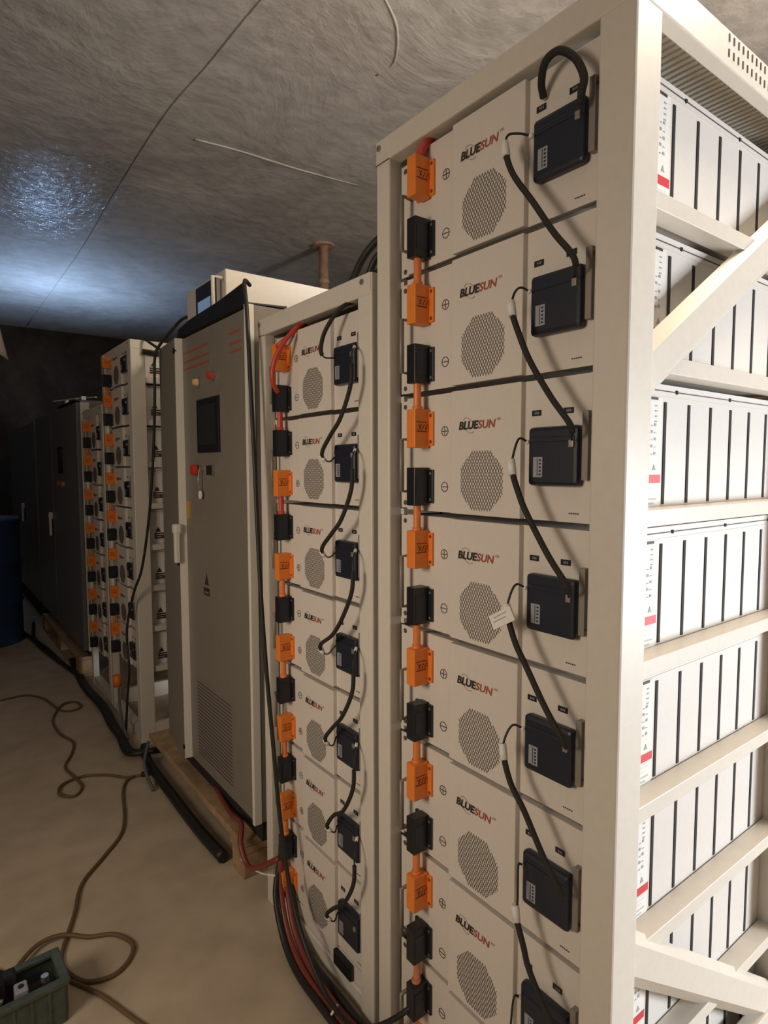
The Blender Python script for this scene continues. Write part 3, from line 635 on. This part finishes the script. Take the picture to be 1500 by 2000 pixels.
o = MB().box((.112, 1.478, .066), (.138, 1.512, .104), M_sticker, .003).disc((.125, 1.495, .104), (0, 0, 1), .006, .002, M_black, 10).build('wall_socket'); tag(o, 'small grey socket part in the green crate', 'part')
o = MB().disc((.172, 1.50, .090), (0, 0, 1), .008, .012, M_screw, 12).build('metal_nut'); tag(o, 'shiny metal nut in the green crate', 'nut')
o = MB().tube([(.0, 1.47, .08), (.05, 1.50, .10), (.09, 1.49, .09)], .006, M_steel, 8).build('wrench'); tag(o, 'dull metal rod among the parts in the green crate', 'tool')
o = MB().box((-.10, 1.465, .01), (.19, 1.545, .066), M_dark, .006).build('cloth_rag'); tag(o, 'dark rag filling the bottom of the green crate', 'rag')

# unseen fittings added for the two fill lights: one at the ceiling, one on a tripod
hb = empty('added_ceiling_fill', (1.66, .18, 2.84))
MB().disc((0, 0, .13), (0, 0, 1), .05, .03, M_white, 18).build('ceiling_rose', hb)
MB().disc((0, 0, .04), (0, 0, 1), .022, .09, M_black, 14, .016).build('socket', hb)
tag(hb, 'added, unseen ceiling fitting for the fill light over the nearest rack', 'lamp')
hb = empty('added_fill_stand', (-1.1, .80, 0))
MB().tube([(0, 0, .02), (0, 0, 1.2)], .012, M_steel, 8, 0).build('pole', hb)
for k in range(3):
    a = k*2.094; MB().tube([(0, 0, .25), (.22*math.cos(a), .22*math.sin(a), .008)], .008, M_steel, 6, 0).build('leg', hb)
MB().disc((0, 0, 1.19), (0, 0, 1), .03, .04, M_black, 14).build('lamp_socket', hb)
tag(hb, 'added, unseen tripod stand for the fill light across the aisle', 'lamp')

# ---------------------------------------------------------------- drum
dm = empty('steel_drum', (.27, 5.2, 0))
q = MB()
prof = [(0, .0), (.29, 0), (.30, .01), (.29, .03), (.29, .28), (.302, .295), (.29, .31), (.29, .56), (.302, .575), (.29, .59), (.29, .86), (.302, .875), (.295, .89), (.28, .875), (0, .875)]
n = 32; k = q.mi(M_drum); R_ = []
for r0, z in prof: R_.append([q.bm.verts.new((r0*math.cos(2*math.pi*j/n)+1e-6*j, r0*math.sin(2*math.pi*j/n), z)) for j in range(n)])
for a, b_ in zip(R_, R_[1:]):
    for j in range(n):
        f = q.bm.faces.new((a[j], a[(j+1) % n], b_[(j+1) % n], b_[j])); f.material_index = k; f.smooth = True
q.build('body', dm); MB().disc((.15, 0, .876), (0, 0, 1), .03, .01, M_steel).build('cap', dm)
tag(dm, 'dark blue drum standing in the shadow at the left edge', 'drum')

# hanging pale cloth at the left edge
q = MB(); k = q.mi(M_cloth); rows = []
for i in range(9):
    t = i/8; z = 1.90-.19*t; half = .012+.035*t
    rows.append([q.bm.verts.new((.262+.045*t*u_+.006, 3.0+.012*math.sin(5*u_+3*t), z-.03*(u_ > .3)*t*(u_-.3))) for u_ in [-1, -.6, -.2, .2, .6, 1]])
for a, b_ in zip(rows, rows[1:]):
    for j in range(5):
        f = q.bm.faces.new((a[j], a[j+1], b_[j+1], b_[j])); f.material_index = k; f.smooth = True
e = bmesh.ops.solidify(q.bm, geom=list(q.bm.faces), thickness=.004)
q.tube([(.262, 3.0, 1.895), (.26, 3.0, 2.4), (.26, 3.0, 3.0)], .0025, M_rubber, 6, 2)
tag(q.build('hanging_cloth'), 'pale cloth hanging from a cord at the left edge of the picture', 'cloth')

# pipe behind the racks
pp = empty('ceiling_pipe', (2.62, 4.26, 0))
M_pipe = mat('rusty_copper_pipe', (.50, .31, .22), .45, var=.35, scale=18)
MB().tube([(0, 0, 0), (0, 0, 3.0)], .04, M_pipe, 16, 0).build('pipe', pp)
MB().disc((0, 0, 2.985), (0, 0, 1), .09, .02, M_pipe, 20).build('collar', pp); MB().disc((0, 0, 2.7), (0, 0, 1), .045, .03, M_pipe, 16).build('coupling', pp)
tag(pp, 'rusty copper-coloured pipe rising to the ceiling behind the shorter near rack', 'pipe')
# black cables rising behind the nearest rack
cab('overhead_cable', [(.85, 1.30, 1.648), (.85, 1.247, 1.695), (.85, 1.20, 1.735), (.86, 1.153, 1.764), (.88, 1.08, 1.785), (.90, 1.02, 1.80)], .009, M_rubber, 'black cable climbing from the shorter rack top behind the nearest rack', None)
cab('overhead_cable', [(.85, 1.21, 1.648), (.85, 1.174, 1.70), (.855, 1.14, 1.728), (.87, 1.02, 1.755)], .008, M_rubber, 'lower, shorter black cable between the shorter rack top and the nearest rack', None)
